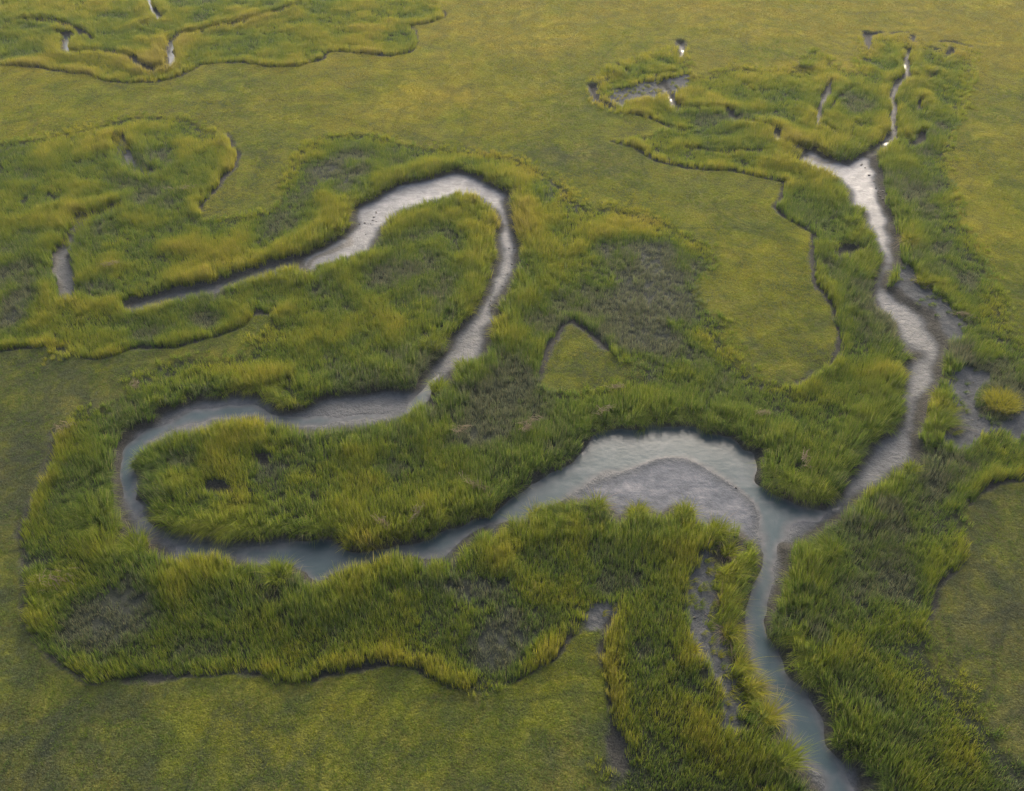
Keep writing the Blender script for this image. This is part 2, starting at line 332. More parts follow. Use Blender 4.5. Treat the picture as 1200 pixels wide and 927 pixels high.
def mat_ground():
    s = NT('marsh_ground'); P = s.n('ShaderNodeBsdfPrincipled')
    tc = s.n('ShaderNodeTexCoord').outputs['Object']
    n1 = s.noise(0.12, 5, vec=tc); n2 = s.noise(1.6, 5, vec=tc); n3 = s.noise(9.0, 4, vec=tc); n4 = s.noise(0.45, 4, vec=tc, dist=0.6)
    turfc = s.ramp(n1, [(0.3, (0.080, 0.098, 0.018)), (0.5, (0.130, 0.138, 0.020)), (0.7, (0.172, 0.160, 0.028))])
    turfc = s.mix(s.ramp(n4, [(0.38, (0, 0, 0)), (0.62, (0.75, 0.75, 0.75))]), turfc, (0.050, 0.062, 0.026))
    turfc = s.mix(s.ramp(s.noise(0.22, 4, 0.6, vec=tc, dist=1.5), [(0.5, (0, 0, 0)), (0.68, (0.6, 0.6, 0.6))]), turfc, (0.130, 0.115, 0.022))
    crease = s.math('ABSOLUTE', s.math('SUBTRACT', s.noise(0.085, 3, 0.5, vec=tc, dist=1.6), 0.5))
    turfc = s.mix(s.math('MULTIPLY', s.math('SUBTRACT', 1.0, s.math('MULTIPLY', crease, 22.0), clamp=True), 0.55, clamp=True), turfc, (0.036, 0.045, 0.020))
    turfc = s.mix(0.8, turfc, s.ramp(n3, [(0.3, (0.35, 0.35, 0.35)), (0.7, (1.4, 1.4, 1.4))]), 'MULTIPLY')
    mud = s.ramp(n2, [(0.3, (0.038, 0.045, 0.051)), (0.55, (0.074, 0.080, 0.086)), (0.75, (0.118, 0.116, 0.116))])
    mud = s.mix(0.45, mud, s.ramp(n3, [(0.35, (0.4, 0.4, 0.42)), (0.65, (1.25, 1.22, 1.2))]), 'MULTIPLY')
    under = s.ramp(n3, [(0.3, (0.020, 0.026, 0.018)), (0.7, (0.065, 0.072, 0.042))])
    pale = s.attr('pale').outputs['Fac']; mudf = s.attr('mud').outputs['Fac']; turff = s.attr('turf').outputs['Fac']
    palec = s.ramp(s.noise(1.1, 7, 0.7, vec=tc, dist=0.5), [(0.3, (0.076, 0.084, 0.096)), (0.5, (0.144, 0.150, 0.166)), (0.72, (0.232, 0.230, 0.240))])
    mp = s.n('ShaderNodeMapping'); mp.inputs['Scale'].default_value = (0.5, 1.5, 1.0); s.l(tc, mp.inputs['Vector'])
    palec = s.mix(0.8, palec, s.ramp(s.noise(0.9, 6, 0.6, vec=mp.outputs[0], dist=0.8), [(0.35, (0.64, 0.68, 0.74)), (0.65, (1.26, 1.22, 1.2))]), 'MULTIPLY')
    mud = s.mix(pale, mud, palec)
    turfc = s.mix(1.0, turfc, s.ramp(s.attr('warm').outputs['Fac'], [(0.0, (0.68, 0.68, 1.2)), (0.35, (1.0, 1.02, 1.0)), (0.65, (1.40, 1.36, 0.8)), (1.0, (2.1, 1.80, 0.9))]), 'MULTIPLY')
    mud = s.mix(s.attr('bank_shade').outputs['Fac'], mud, s.ramp(n3, [(0.35, (0.016, 0.016, 0.014)), (0.65, (0.060, 0.056, 0.045))]))  # dark bank mud, with the shade under the grass edge painted in
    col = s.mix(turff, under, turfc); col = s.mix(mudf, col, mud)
    s.l(col, P.inputs['Base Color'])
    wet = s.attr('wet').outputs['Fac']
    r = s.math('MULTIPLY_ADD', wet, -0.40, 0.97)
    r = s.math('ADD', r, s.math('MULTIPLY', s.math('SUBTRACT', n2, 0.5), 0.3), clamp=True)
    s.l(r, P.inputs['Roughness']); s.l(s.math('MULTIPLY', wet, 0.0), P.inputs['Coat Weight']); s.l(s.math('MULTIPLY_ADD', mudf, 0.38, 0.05), P.inputs['Specular IOR Level']); P.inputs['Coat Roughness'].default_value = 0.2; P.inputs['Coat IOR'].default_value = 1.4
    b = s.n('ShaderNodeBump'); s.l(s.math('MULTIPLY_ADD', pale, -0.7, 1.0), b.inputs['Strength']); b.inputs['Distance'].default_value = 0.22
    h = s.math('ADD', s.noise(2.5, 7, 0.65, vec=tc), s.math('MULTIPLY', n3, 0.4))
    s.l(h, b.inputs['Height']); s.l(b.outputs[0], P.inputs['Normal'])
    s.l(P.outputs[0], s.out.inputs[0]); return s.m

def mat_water():
    s = NT('creek_water'); P = s.n('ShaderNodeBsdfPrincipled')
    tc = s.n('ShaderNodeTexCoord').outputs['Object']
    c = s.ramp(s.noise(0.35, 5, 0.6, vec=tc, dist=0.8), [(0.3, (0.030, 0.056, 0.064)), (0.55, (0.052, 0.078, 0.086)), (0.72, (0.084, 0.104, 0.112))])
    dq = s.math('MULTIPLY', s.attr('depth').outputs['Fac'], 5.5, clamp=True)
    c = s.mix(dq, s.ramp(s.noise(1.6, 5, vec=tc), [(0.3, (0.06, 0.066, 0.07)), (0.7, (0.13, 0.128, 0.13))]), c)
    s.l(c, P.inputs['Base Color']); P.inputs['IOR'].default_value = 1.33
    P.inputs['Roughness'].default_value = 0.16
    b = s.n('ShaderNodeBump'); b.inputs['Strength'].default_value = 0.25; b.inputs['Distance'].default_value = 0.05
    s.l(s.noise(1.4, 5, 0.6, vec=tc), b.inputs['Height']); s.l(b.outputs[0], P.inputs['Normal'])
    s.l(P.outputs[0], s.out.inputs[0]); return s.m

def mat_grass(name, kind='INSTANCER', straw=False):
    """blade: its colour comes from the plant's tint (0 green .. 1 ochre), with a drier tip"""
    s = NT(name); P = s.n('ShaderNodeBsdfPrincipled'); T = s.n('ShaderNodeBsdfTranslucent'); M = s.n('ShaderNodeMixShader')
    if straw:
        c = s.ramp(s.noise(1.5, 3), [(0.3, (0.17, 0.13, 0.08)), (0.7, (0.36, 0.29, 0.20))])
    else:
        tint = s.attr('tint', kind).outputs['Fac']
        c = s.ramp(tint, [(0.0, (0.135, 0.165, 0.112)), (0.24, (0.105, 0.205, 0.024)), (0.48, (0.210, 0.275, 0.016)), (0.75, (0.365, 0.350, 0.028)), (1.0, (0.375, 0.320, 0.055))])
        tip = s.attr('tip').outputs['Fac']
        c = s.mix(s.math('MULTIPLY', tip, 0.35), c, (0.26, 0.22, 0.07))
        rnd = s.attr('shade').outputs['Fac']
        c = s.mix(s.math('MULTIPLY', s.math('GREATER_THAN', rnd, 0.90), 0.45), c, (0.26, 0.21, 0.12))
        c = s.mix(1.0, c, s.ramp(rnd, [(0.0, (0.56, 0.62, 0.64)), (1.0, (1.36, 1.34, 1.2))]), 'MULTIPLY')
    s.l(c, P.inputs['Base Color']); s.l(c, T.inputs[0])
    P.inputs['Roughness'].default_value = 0.75; P.inputs['Specular IOR Level'].default_value = 0.10
    M.inputs[0].default_value = 0.45
    s.l(P.outputs[0], M.inputs[1]); s.l(T.outputs[0], M.inputs[2]); s.l(M.outputs[0], s.out.inputs[0]); return s.m

M_GROUND, M_WATER = mat_ground(), mat_water()
M_TALL = mat_grass('cordgrass_blades'); M_PLANT = mat_grass('tussock_blades', 'OBJECT'); M_STRAW = mat_grass('dead_straw', straw=True)
M_PLANT.node_tree.nodes  # tussocks read their tint from an object property

# ------------------------------------------------------------------ ground and water
def mesh_obj(name, verts, faces, mat, parent=None, attrs=None, smooth=True, link=True):
    me = bpy.data.meshes.new(name)
    verts = np.asarray(verts, np.float32); faces = np.asarray(faces, np.int32)
    k_ = faces.shape[1]
    me.vertices.add(len(verts)); me.vertices.foreach_set('co', verts.ravel())
    me.loops.add(faces.size); me.loops.foreach_set('vertex_index', faces.ravel())
    me.polygons.add(len(faces)); me.polygons.foreach_set('loop_start', np.arange(0, faces.size, k_, dtype=np.int32))
    me.polygons.foreach_set('loop_total', np.full(len(faces), k_, np.int32))
    if smooth: me.polygons.foreach_set('use_smooth', np.ones(len(faces), bool))
    me.update(calc_edges=True)
    for an, av in (attrs or {}).items():
        a = me.attributes.new(an, 'FLOAT', 'POINT'); a.data.foreach_set('value', np.asarray(av, np.float32))
    me.materials.append(mat)
    o = bpy.data.objects.new(name, me)
    if link: COL.objects.link(o)
    if parent: o.parent = parent
    return o

warm = np.clip(0.50 + (GY - 75) / 125 + 0.9 * (fbm(GX * 0.6 + 9 * fbm(GX, GY, 9, 171), GY + 9 * fbm(GX, GY, 9, 181), 16.0, 161) - 0.5) * 1.15, 0, 1)   # patchy turf tone, with the yellower, brighter far light painted in by distance
ox = np.concatenate([[-4000, -1500, -600, -300, -180, -130], gx, [130, 180, 300, 600, 1500, 4000]])
oy = np.concatenate([[-2000, -600, -200, -60, -10, 8], gy, [185, 220, 300, 600, 1500, 5000]])
PX = 6
def pad(F, v=None):
    return np.pad(F, PX, mode='edge') if v is None else np.pad(F, PX, constant_values=v)
VX = ox[:, None] + 0 * oy[None, :]; VY = 0 * ox[:, None] + oy[None, :]
bankf = sstep(-0.95, -0.45, Fcreek) * (1 - sstep(0.1, 0.5, Fcreek)); bankf = np.maximum(bankf, sstep(-0.6, -0.25, Fchan) * (1 - sstep(0.1, 0.4, Fchan)) * 0.8); bankf = np.maximum(bankf, (1 - sstep(0.0, 0.25, Fcut)) * 0.9); bankf = np.maximum(bankf, (1 - sstep(-0.1, 0.3, Fchan)) * (Fcdep < 0.56) * 0.9)  # mask of the painted shade on banks, scarps and shallow hollows
mudf = np.maximum.reduce([1 - sstep(-0.1, 0.35, Fmud), 1 - sstep(-0.05, 0.2, Fcut), 1 - sstep(-0.1, 0.3, Fchan), 1 - sstep(-0.1, 0.35, Fcreek), Fsparse * 0.5 * (1 - turf)])
wetf = np.maximum(1 - sstep(-1.4, -0.6, Fcreek), (1 - sstep(-0.5, 0.1, Fchan)) * (Fcdep > 0.56)); wetf = np.maximum(wetf, Fsparse * 0.1 * (1 - turf))
wetf = wetf * (1 - 0.95 * (1 - sstep(-0.6, 0.1, Fbar)))
palef = np.clip(np.maximum(0.75 * (1 - sstep(-1.2, 0.15, Fbar)), (1 - sstep(-1.3, -0.5, Fcreek)) * (0.75 * sstep(60, 92, GY) + 0.4 * fbm(GX, GY, 3, 91))), 0, 1)  # pale bar mud; farther creek beds painted paler to imitate sky sheen
ZP = pad(z); ZP[:PX] = np.minimum(ZP[:PX], 0) * 0; 
ZP = np.pad(z, PX, constant_values=-0.02)
nx, ny = len(ox), len(oy)
idx = np.arange(nx * ny).reshape(nx, ny)
F = np.stack([idx[:-1, :-1], idx[1:, :-1], idx[1:, 1:], idx[:-1, 1:]], -1).reshape(-1, 4)
V = np.stack([VX, VY, ZP], -1).reshape(-1, 3)
g = mesh_obj('marsh_ground', V, F, M_GROUND, attrs={'turf': pad(turf, 0.7).ravel(), 'mud': pad(mudf, 0).ravel(), 'wet': pad(wetf, 0).ravel(), 'pale': pad(palef, 0).ravel(), 'bank_shade': pad(bankf, 0).ravel(), 'warm': pad(warm, 0.5).ravel()})
g['kind'] = 'structure'; g['label'] = 'muddy marsh ground with soft turf flats and bare creek beds'; g['category'] = 'ground'
WZ = -0.60
wd = np.maximum.reduce([z[:-1, :-1] < WZ + .15, z[1:, :-1] < WZ + .15, z[1:, 1:] < WZ + .15, z[:-1, 1:] < WZ + .15])
ig = np.arange(NX * NY).reshape(NX, NY); WF = np.stack([ig[:-1, :-1], ig[1:, :-1], ig[1:, 1:], ig[:-1, 1:]], -1)[wd]
used, inv = np.unique(WF.ravel(), return_inverse=True)
w = mesh_obj('creek_water', np.stack([GX.ravel()[used], GY.ravel()[used], np.full(len(used), WZ)], -1), inv.reshape(-1, 4), M_WATER, attrs={'depth': (WZ - z).ravel()[used]})
w['kind'] = 'structure'; w['label'] = 'shallow grey blue water lying in the winding tidal creeks'; w['category'] = 'water'

# ------------------------------------------------------------------ grass tufts
def blades(n, h, spread, width, lean, seg=3, curl=0.35, seed=0, flop=(0, 0), hvar=0.3, base_r=None):
    """n tapering bent blades; returns verts, quads, tip, shade"""
    r = np.random.default_rng(seed); Vs, Fs, Tp, Sh = [], [], [], []
    base_r = spread if base_r is None else base_r
    for _ in range(n):
        a = r.uniform(0, 2 * pi); rr = base_r * math.sqrt(r.random()); bx, by = rr * cos(a), rr * sin(a)
        H = h * (1 + r.uniform(-hvar, hvar)); d = a + r.uniform(-1.0, 1.0)
        out = lean * (0.4 + 0.9 * rr / max(base_r, 1e-3)) * r.uniform(0.5, 1.3)
        ux, uy = cos(d) * out + flop[0] * r.uniform(.6, 1.3), sin(d) * out + flop[1] * r.uniform(.6, 1.3)
        wa = r.uniform(0, pi); wx, wy = cos(wa) * width / 2, sin(wa) * width / 2
        s0 = len(Vs); sh = r.random(); droop = min(0.8, curl * (0.6 + math.hypot(ux, uy)))
        for k_ in range(seg + 1):
            t = k_ / seg; q = t ** 1.7
            x = bx + ux * H * q; y = by + uy * H * q; zz = H * (t - droop * t ** 2.6)
            ww = (1 - t) ** 0.7 if k_ < seg else 0.06
            Vs += [(x - wx * ww, y - wy * ww, zz - 0.06 * (k_ == 0)), (x + wx * ww, y + wy * ww, zz - 0.06 * (k_ == 0))]
            Tp += [t, t]; Sh += [sh, sh]
        for k_ in range(seg):
            a0 = s0 + 2 * k_; Fs.append((a0, a0 + 1, a0 + 3, a0 + 2))
    return Vs, Fs, Tp, Sh

def variant(name, **kw):
    Vs, Fs, Tp, Sh = blades(**kw)
    return mesh_obj(name, Vs, Fs, M_TALL, attrs={'tip': Tp, 'shade': Sh}, smooth=False, link=False)
TALL_V = [variant('cordgrass_tuft', n=20, h=1.0, spread=0.26, width=0.036, lean=0.12, seed=10 + i, curl=0.06) for i in range(6)]
SHORT_V = [variant('turf_tuft', n=16, h=1.0, spread=0.85, width=0.13, lean=0.9, seg=2, seed=30 + i, curl=0.3) for i in range(4)]
FLOP_V = [variant('fallen_tuft', n=26, h=1.0, spread=0.22, width=0.036, lean=0.22, seg=4, seed=50 + i, flop=(0.75, 0), curl=0.45, hvar=0.25) for i in range(5)]

def scatter(name, x, y, zz, rot, scl, tint, variants, label, cat):
    me = bpy.data.meshes.new(name); n = len(x)
    me.vertices.add(n); me.vertices.foreach_set('co', np.stack([x, y, zz], -1).astype(np.float32).ravel())
    for an, typ, key, val in (('rot', 'FLOAT_VECTOR', 'vector', rot), ('scl', 'FLOAT_VECTOR', 'vector', scl), ('tint', 'FLOAT', 'value', tint)):
        a = me.attributes.new(an, typ, 'POINT'); a.data.foreach_set(key, np.asarray(val, np.float32).ravel())
    a = me.attributes.new('pick', 'INT', 'POINT'); a.data.foreach_set('value', rng.integers(0, len(variants), n).astype(np.int32))
    me.materials.append(M_TALL)
    o = bpy.data.objects.new(name, me); COL.objects.link(o)
    o['kind'] = 'stuff'; o['label'] = label; o['category'] = cat
    gt = bpy.data.node_groups.new(name + '_scatter', 'GeometryNodeTree')
    gt.interface.new_socket('Geometry', in_out='INPUT', socket_type='NodeSocketGeometry')
    gt.interface.new_socket('Geometry', in_out='OUTPUT', socket_type='NodeSocketGeometry')
    N = gt.nodes; L = gt.links
    gi, go = N.new('NodeGroupInput'), N.new('NodeGroupOutput')
    iop = N.new('GeometryNodeInstanceOnPoints'); jn = N.new('GeometryNodeJoinGeometry')
    for v_ in variants[::-1]:
        oi = N.new('GeometryNodeObjectInfo'); oi.inputs['Object'].default_value = v_; oi.inputs['As Instance'].default_value = True
        L.new(oi.outputs['Geometry'], jn.inputs[0])
    def na(nm, dt):
        q = N.new('GeometryNodeInputNamedAttribute'); q.data_type = dt; q.inputs['Name'].default_value = nm; return q.outputs['Attribute']
    L.new(gi.outputs[0], iop.inputs['Points']); L.new(jn.outputs[0], iop.inputs['Instance'])
    iop.inputs['Pick Instance'].default_value = True; L.new(na('pick', 'INT'), iop.inputs['Instance Index'])
    e2r = N.new('FunctionNodeEulerToRotation'); L.new(na('rot', 'FLOAT_VECTOR'), e2r.inputs[0]); L.new(e2r.outputs[0], iop.inputs['Rotation'])
    L.new(na('scl', 'FLOAT_VECTOR'), iop.inputs['Scale']); L.new(iop.outputs[0], go.inputs[0])
    o.modifiers.new('scatter', 'NODES').node_group = gt
    return o

# candidate plants: a jittered lattice over everything the camera can see and a little beyond
CELL = 0.245
cx, cy = np.meshgrid(np.arange(X0 + 1, X1 - 1, CELL), np.arange(18, Y1 - 2, CELL), indexing='ij')
cx = (cx + rng.uniform(-.5, .5, cx.shape) * CELL).ravel(); cy = (cy + rng.uniform(-.5, .5, cy.shape) * CELL).ravel()
dep = cy * cos(_p) + ALT * sin(_p)
keep = (np.abs(cx) < dep * 0.555 * 1.22 + 4)
thin = np.clip(dep / 90.0, 1, 2) ** -0.9                      # a little sparser and broader far off
keep &= rng.random(len(cx)) < thin
cx, cy, dep, thin = cx[keep], cy[keep], dep[keep], thin[keep]
S = lambda F_: sample(F_, cx, cy)
cr, md, mt, ct, ch, sp, tf = S(Fcreek), S(Fmud), S(Fmead), S(Fcut), S(Fchan), S(Fsparse), S(turf)
zz = S(z)
jit = (rng.random(len(cx)) - 0.5)
gxr, gyr = np.gradient(Fcreek, RES)
farside = sstep(-0.2, 0.7, S(gyr) / (np.hypot(S(gxr), S(gyr)) + 1e-6))
open_ = (cr > 0.22 - 0.50 * farside + jit * 0.4) & ((md > 0.15 + jit * 0.7) | ((rng.random(len(cx)) < np.where(cx > 35, 0.05, 0.13)) & (md > -3))) & ((ch > 0.02 + jit * 0.3) | ((rng.random(len(cx)) < 0.30) & (cx < -12) & (cy > 78) & (cy < 118)))
nA = fbm(cx, cy, 9.0, 101); nB = fbm(cx, cy, 2.4, 111, 3); nC = fbm(cx, cy, 28.0, 121, 3)
# direction away from the nearest creek, for the lean of bank plants
lx, ly = -S(gxr), -S(gyr); ln = np.hypot(lx, ly) + 1e-6; lx, ly = lx / ln, ly / ln
bank = 1 - sstep(0.3, 2.2, cr)
levee = np.maximum(1 - sstep(1.2, 4.2, cr), 0.8 * (1 - sstep(0.6, 2.4, ch)) * (1 - sstep(60, 75, -cy + 135)))   # the higher, lusher rim beside the water
fz = np.zeros(len(cx)); fdx = np.zeros(len(cx)); fdy = np.zeros(len(cx))
for (px, py, rx, ry, dx_, dy_) in FLOPS:
    c0 = ground(px, py, .5); ex = ground(px + rx, py, .5)[0] - c0[0]; ey = (ground(px, py - ry, .5)[1] - ground(px, py + ry, .5)[1]) / 2
    q = 1 - sstep(0.5, 1.1, np.hypot((cx - c0[0]) / ex, (cy - c0[1]) / ey)); fz = np.maximum(fz, q); fdx += q * dx_; fdy -= q * dy_
rim = 1 - sstep(0.2, 1.8, mt)

soft = sstep(0.5, 2.5, ct)                                    # away from the scarps tall grass thins out gradually into the turf
soft = soft * np.clip(0.45 + 1.4 * (nA - 0.3), 0, 1)
is_tall = open_ & (mt > 0.02 + jit * (0.25 + 4.0 * soft)) & (ct > -0.02) & (rng.random(len(cx)) > sp * 0.55 * (1 - bank * 0.7))
is_tall &= rng.random(len(cx)) < 0.30 + 1.0 * nB
h = 0.54 + 0.60 * (nB - 0.3) + 0.35 * (nA - 0.5) + 0.08 * bank + 0.38 * levee - 0.07 + 0.26 * rim * (1 - soft) - 0.20 * sp + 0.05 * fz
h = h * (1 - 0.62 * soft * (1 - sstep(-1.0, 4.5, mt)))
h = np.clip(h * 0.88, 0.25, 1.6) * rng.uniform(0.85, 1.15, len(h))
h = np.where(md < 0, 0.55, h)
sx = (0.82 + 0.35 * bank) * rng.uniform(0.85, 1.2, len(h)) / thin ** 0.5
leanv = 0.05 + 0.17 * bank
ax = leanv * lx * bank + (fbm(cx, cy, 3.1, 131, 2) - 0.5) * 0.16
ay = leanv * ly * bank + (fbm(cx, cy, 3.1, 141, 2) - 0.5) * 0.16
tint = 0.47 + 0.22 * (cy - 75) / 70 + 1.05 * (nA - 0.5) + 0.7 * (nB - 0.5) + 0.35 * (nC - 0.5) + 0.24 * rim * (1 - 0.5 * soft) - 0.62 * sp - 0.12 * levee * sstep(15, 40, 100 - cy) + 0.20 * levee - 0.11 + rng.normal(0, 0.075, len(h)) - 0.03 * bank  # the distance term paints the warmer far light into the blade colour
for (px, py, rx, ry, k_) in ((780,480,170,34,.8),(620,545,110,45,.7),(930,545,70,60,.8),(1020,470,70,80,.6),(115,560,60,90,.6),(300,610,150,30,.6),(960,650,60,60,.5),(1000,850,70,90,.45),(480,600,120,30,.5),(960,240,70,40,.5)):
    c0 = ground(px, py, .5); ex = ground(px + rx, py, .5)[0] - c0[0]; ey = (ground(px, py - ry, .5)[1] - ground(px, py + ry, .5)[1]) / 2
    q = k_ * (1 - sstep(0.4, 1.2, np.hypot((cx - c0[0]) / ex, (cy - c0[1]) / ey) + 0.8 * (nB - 0.5)))     # fresh green stands on the outer banks
    tint = tint * (1 - q) + (0.30 + 0.10 * (nB - 0.5) + rng.normal(0, 0.05, len(h))) * q
tint = np.clip(tint, 0, 1)
def eul(ax_, ay_, m):   # tilt towards (ax, ay) after a random turn about the vertical, as XYZ euler
    return np.stack([-ay_[m], ax_[m], rng.uniform(0, 2 * pi, m.sum())], -1)
# XYZ euler applies X, then Y, then Z, so turn the wanted tilt into each plant's own frame
def tilt(ax_, ay_, rz):
    c, s = np.cos(-rz), np.sin(-rz); lx_, ly_ = ax_ * c - ay_ * s, ax_ * s + ay_ * c
    return np.stack([-ly_, lx_, rz], -1)
fallen = is_tall & ((md < 0) | ((cr < 1.3) & (rng.random(len(cx)) < 0.45)) | (rng.random(len(cx)) < fz * 0.6))
up = is_tall & ~fallen
def emit(name, m, V_, label, cat, scl, rz, tilts=True, tn=None):
    r_ = tilt(ax[m], ay[m], rz) if tilts else np.stack([0 * rz, 0 * rz, rz], -1)
    return scatter(name, cx[m], cy[m], zz[m], r_, scl, (tint if tn is None else tn)[m], V_, label, cat)
rz = rng.uniform(0, 2 * pi, up.sum())
emit('cordgrass', up, TALL_V, 'tall green and ochre cordgrass covering the low marsh between the creeks', 'grass', np.stack([sx[up], sx[up], h[up]], -1), rz)
rz = np.arctan2((ly * 0.5 * (cr < 1.5) + fdy)[fallen], (lx * 0.5 * (cr < 1.5) + fdx)[fallen] + 1e-4) + rng.normal(0, 0.45, fallen.sum())
emit('leaning_cordgrass', fallen, FLOP_V, 'long cordgrass leaning out over the creek banks', 'grass', np.stack([(h * (0.9 + 0.25 * fz))[fallen], sx[fallen], h[fallen] * 0.85], -1), rz, False)

is_turf = open_ & (md > 0) & (mt < -0.02 + jit * 0.4) & (ct > 0.0 + jit * 0.2)
ht = np.clip(0.11 + 0.16 * (nB - 0.4) + 0.08 * (nA - .5), 0.04, 0.3) * rng.uniform(0.7, 1.3, len(h))
tn = np.clip(0.07 + 0.92 * S(warm) + 1.0 * (fbm(cx, cy, 5.0, 151) - 0.5) + 0.35 * (fbm(cx, cy, 1.1, 157, 2) - 0.5) + rng.normal(0, 0.10, len(h)), 0, 1)
is_turf &= rng.random(len(cx)) < 0.45 + 0.5 * S(warm)
rz = rng.uniform(0, 2 * pi, is_turf.sum())
st = (0.17 / thin ** 0.5)[is_turf] * rng.uniform(0.8, 1.2, is_turf.sum())
emit('meadow_turf', is_turf, SHORT_V, 'short olive turf of the flat high marsh meadows', 'turf', np.stack([st, st, ht[is_turf]], -1), rz, False, tn)

# ------------------------------------------------------------------ tussocks, straw mats, clods: things of their own
LAND = lambda x, y: float(sample(z, np.array([x]), np.array([y]))[0])
TR = np.random.default_rng(5)
def tussock(px, py, r, hh, tn_, label, flop=(0, 0), straw=0.15, group='grass tussocks standing on the creek banks'):
    x, y = ground(px, py, 0.55 * hh - 0.1); zb = max(LAND(x, y), -0.45)
    e = bpy.data.objects.new('grass_tussock', None); COL.objects.link(e); e.location = (x, y, zb)
    e['label'] = label; e['category'] = 'grass tussock'; e['group'] = group
    sd_ = int(TR.integers(1e6)); n = int(260 * r * r + 60)
    Vs, Fs, Tp, Sh = blades(n, hh, r, 0.045, 0.55, seg=4, curl=0.35, seed=sd_, flop=flop, hvar=0.35, base_r=r * 0.6)
    o = mesh_obj('green_blades', Vs, Fs, M_PLANT, e, {'tip': Tp, 'shade': Sh}, smooth=False); o['tint'] = tn_; o['kind'] = 'stuff'
    Vs, Fs, Tp, Sh = blades(int(n * straw) + 8, hh * 0.75, r, 0.04, 1.3, seg=4, curl=0.75, seed=sd_ + 1, flop=flop, base_r=r * 0.7)
    o = mesh_obj('dead_blades', Vs, Fs, M_STRAW, e, {'tip': Tp, 'shade': Sh}, smooth=False); o['kind'] = 'stuff'
TUSS = [
 (862,638,.8,1.5,.55,'topmost yellow green tussock in the row along the lower creek',(.3,0),.2),
 (862,668,.8,1.5,.6,'second tussock down the row beside the lower creek, leaning over water',(.5,0),.25),
 (858,700,.7,1.3,.72,'tussock with a brown straw heart, third down the row beside the lower creek',(.5,.1),.5),
 (863,736,.8,1.3,.7,'fan shaped tussock with a brown straw heart, fourth down the row beside the lower creek',(.4,-.2),.6),
 (877,775,.7,1.4,.72,'narrow ochre tussock in the middle of the row beside the lower creek',(.45,0),.25),
 (893,800,.9,1.4,.75,'ochre tussock with pale arching blades spilling onto the mud beside the lower creek',(.35,-.1),.5),
 (908,834,1.0,1.5,.72,'broad ochre tussock second from the bottom of the row beside the lower creek',(.4,.1),.2),
 (928,884,1.3,1.6,.5,'largest green tussock at the bottom end of the row beside the lower creek',(.35,.2),.1),
 (820,757,.55,1.0,.75,'small ochre tussock alone on the left edge of the bare mud strip',(0,0),.2),
 (990,168,1.4,1.5,.5,'round domed tussock where the two upper creeks join',(0,0),.05),
 (1068,277,1.3,1.5,.75,'pale drooping tussock on the right bank of the upper creek',(-.2,-.4),.45),
 (1012,299,1.3,1.2,.5,'bright green domed tussock at the narrow bend of the upper creek, left bank',(0,0),.05),
 (1008,243,.9,1.1,.48,'bright green tussock on the left bank just below the white mud of the creek fork',(.1,0),.05),
 (946,72,1.5,1.5,.5,'domed tussock jutting into the far meadow, topmost in the photo',(0,0),.1),
 (1090,78,1.6,1.3,.68,'low yellow mound with a dark hollow below it near the head of the upper creek',(0,0),.1),
 (1084,325,1.1,1.2,.6,'bright yellow clump rising from the flattened grey grass right of the upper creek',(0,0),.2),
 (1102,460,.8,1.2,.55,'small upright tussock above the flattened one on the right bank of the middle creek',(-.3,0),.3),
 (1106,490,1.3,1.3,.35,'flattened pale green tussock combed sideways between creek and bare mud',(.7,.2),.45),
 (1176,468,2.3,1.3,.78,'wide round ochre mound standing in the bare mud at the right edge',(0,0),.08),
 (514,446,1.3,1.3,.45,'green domed tussock on the lower right bank of the middle creek',(0,0),.05),
 (541,424,.9,1.1,.4,'small dark green tussock right of the middle creek below the shining mud',(-.2,0),.05),
 (506,400,1.5,1.3,.55,'yellow domed tussock at the bend on the left bank of the middle creek',(0,0),.05),
 (548,340,1.2,1.3,.55,'yellow tussock on the left bank halfway down the middle creek',(0,0),.05),
 (612,240,1.0,1.1,.35,'dull green tussock just outside the top of the creek loop',(0,0),.1),
 (332,668,1.4,1.5,.45,'tall domed tussock on the near bank of the left creek',(0,0),.08),
 (162,632,1.6,1.5,.45,'arching tussock on the near bank at the left turn of the creek',(-.2,.1),.2),
 (368,612,1.0,1.4,.35,'bright green tussock on the inner bank opposite the small pool',(0,-.1),.05),
 (748,597,1.1,1.3,.55,'left one of the two domed tussocks in front of the mud bar',(0,0),.05),
 (804,596,1.1,1.3,.55,'right one of the two domed tussocks in front of the mud bar',(0,0),.05),
 (700,588,1.0,1.5,.5,'tussock with matted straw at the left foot of the mud bar',(.1,0),.35),
 (930,560,1.6,1.4,.4,'dark green overhanging tussock at the tip of the headland by the creek junction',(0,-.3),.2),
 (842,618,1.3,1.4,.52,'tussock on the corner between the mud bar and the lower creek',(.3,0),.15),
 (1070,545,.9,1.2,.5,'tussock behind the small black hollow on the right bank near the junction',(0,0),.1),
 (628,597,.9,1.5,.6,'pinkish tipped tussock on the near bank left of the mud bar',(0,0),.3),
 (975,640,1.4,1.3,.4,'bright green swirling tussock on the right bank below the creek junction',(-.3,.2),.1),
]
for t_ in TUSS: tussock(t_[0] - (7 if t_[0] < 930 and t_[1] > 630 else 0), t_[1], t_[2] * .85, t_[3] * .85, t_[4], t_[5], t_[6], t_[7])

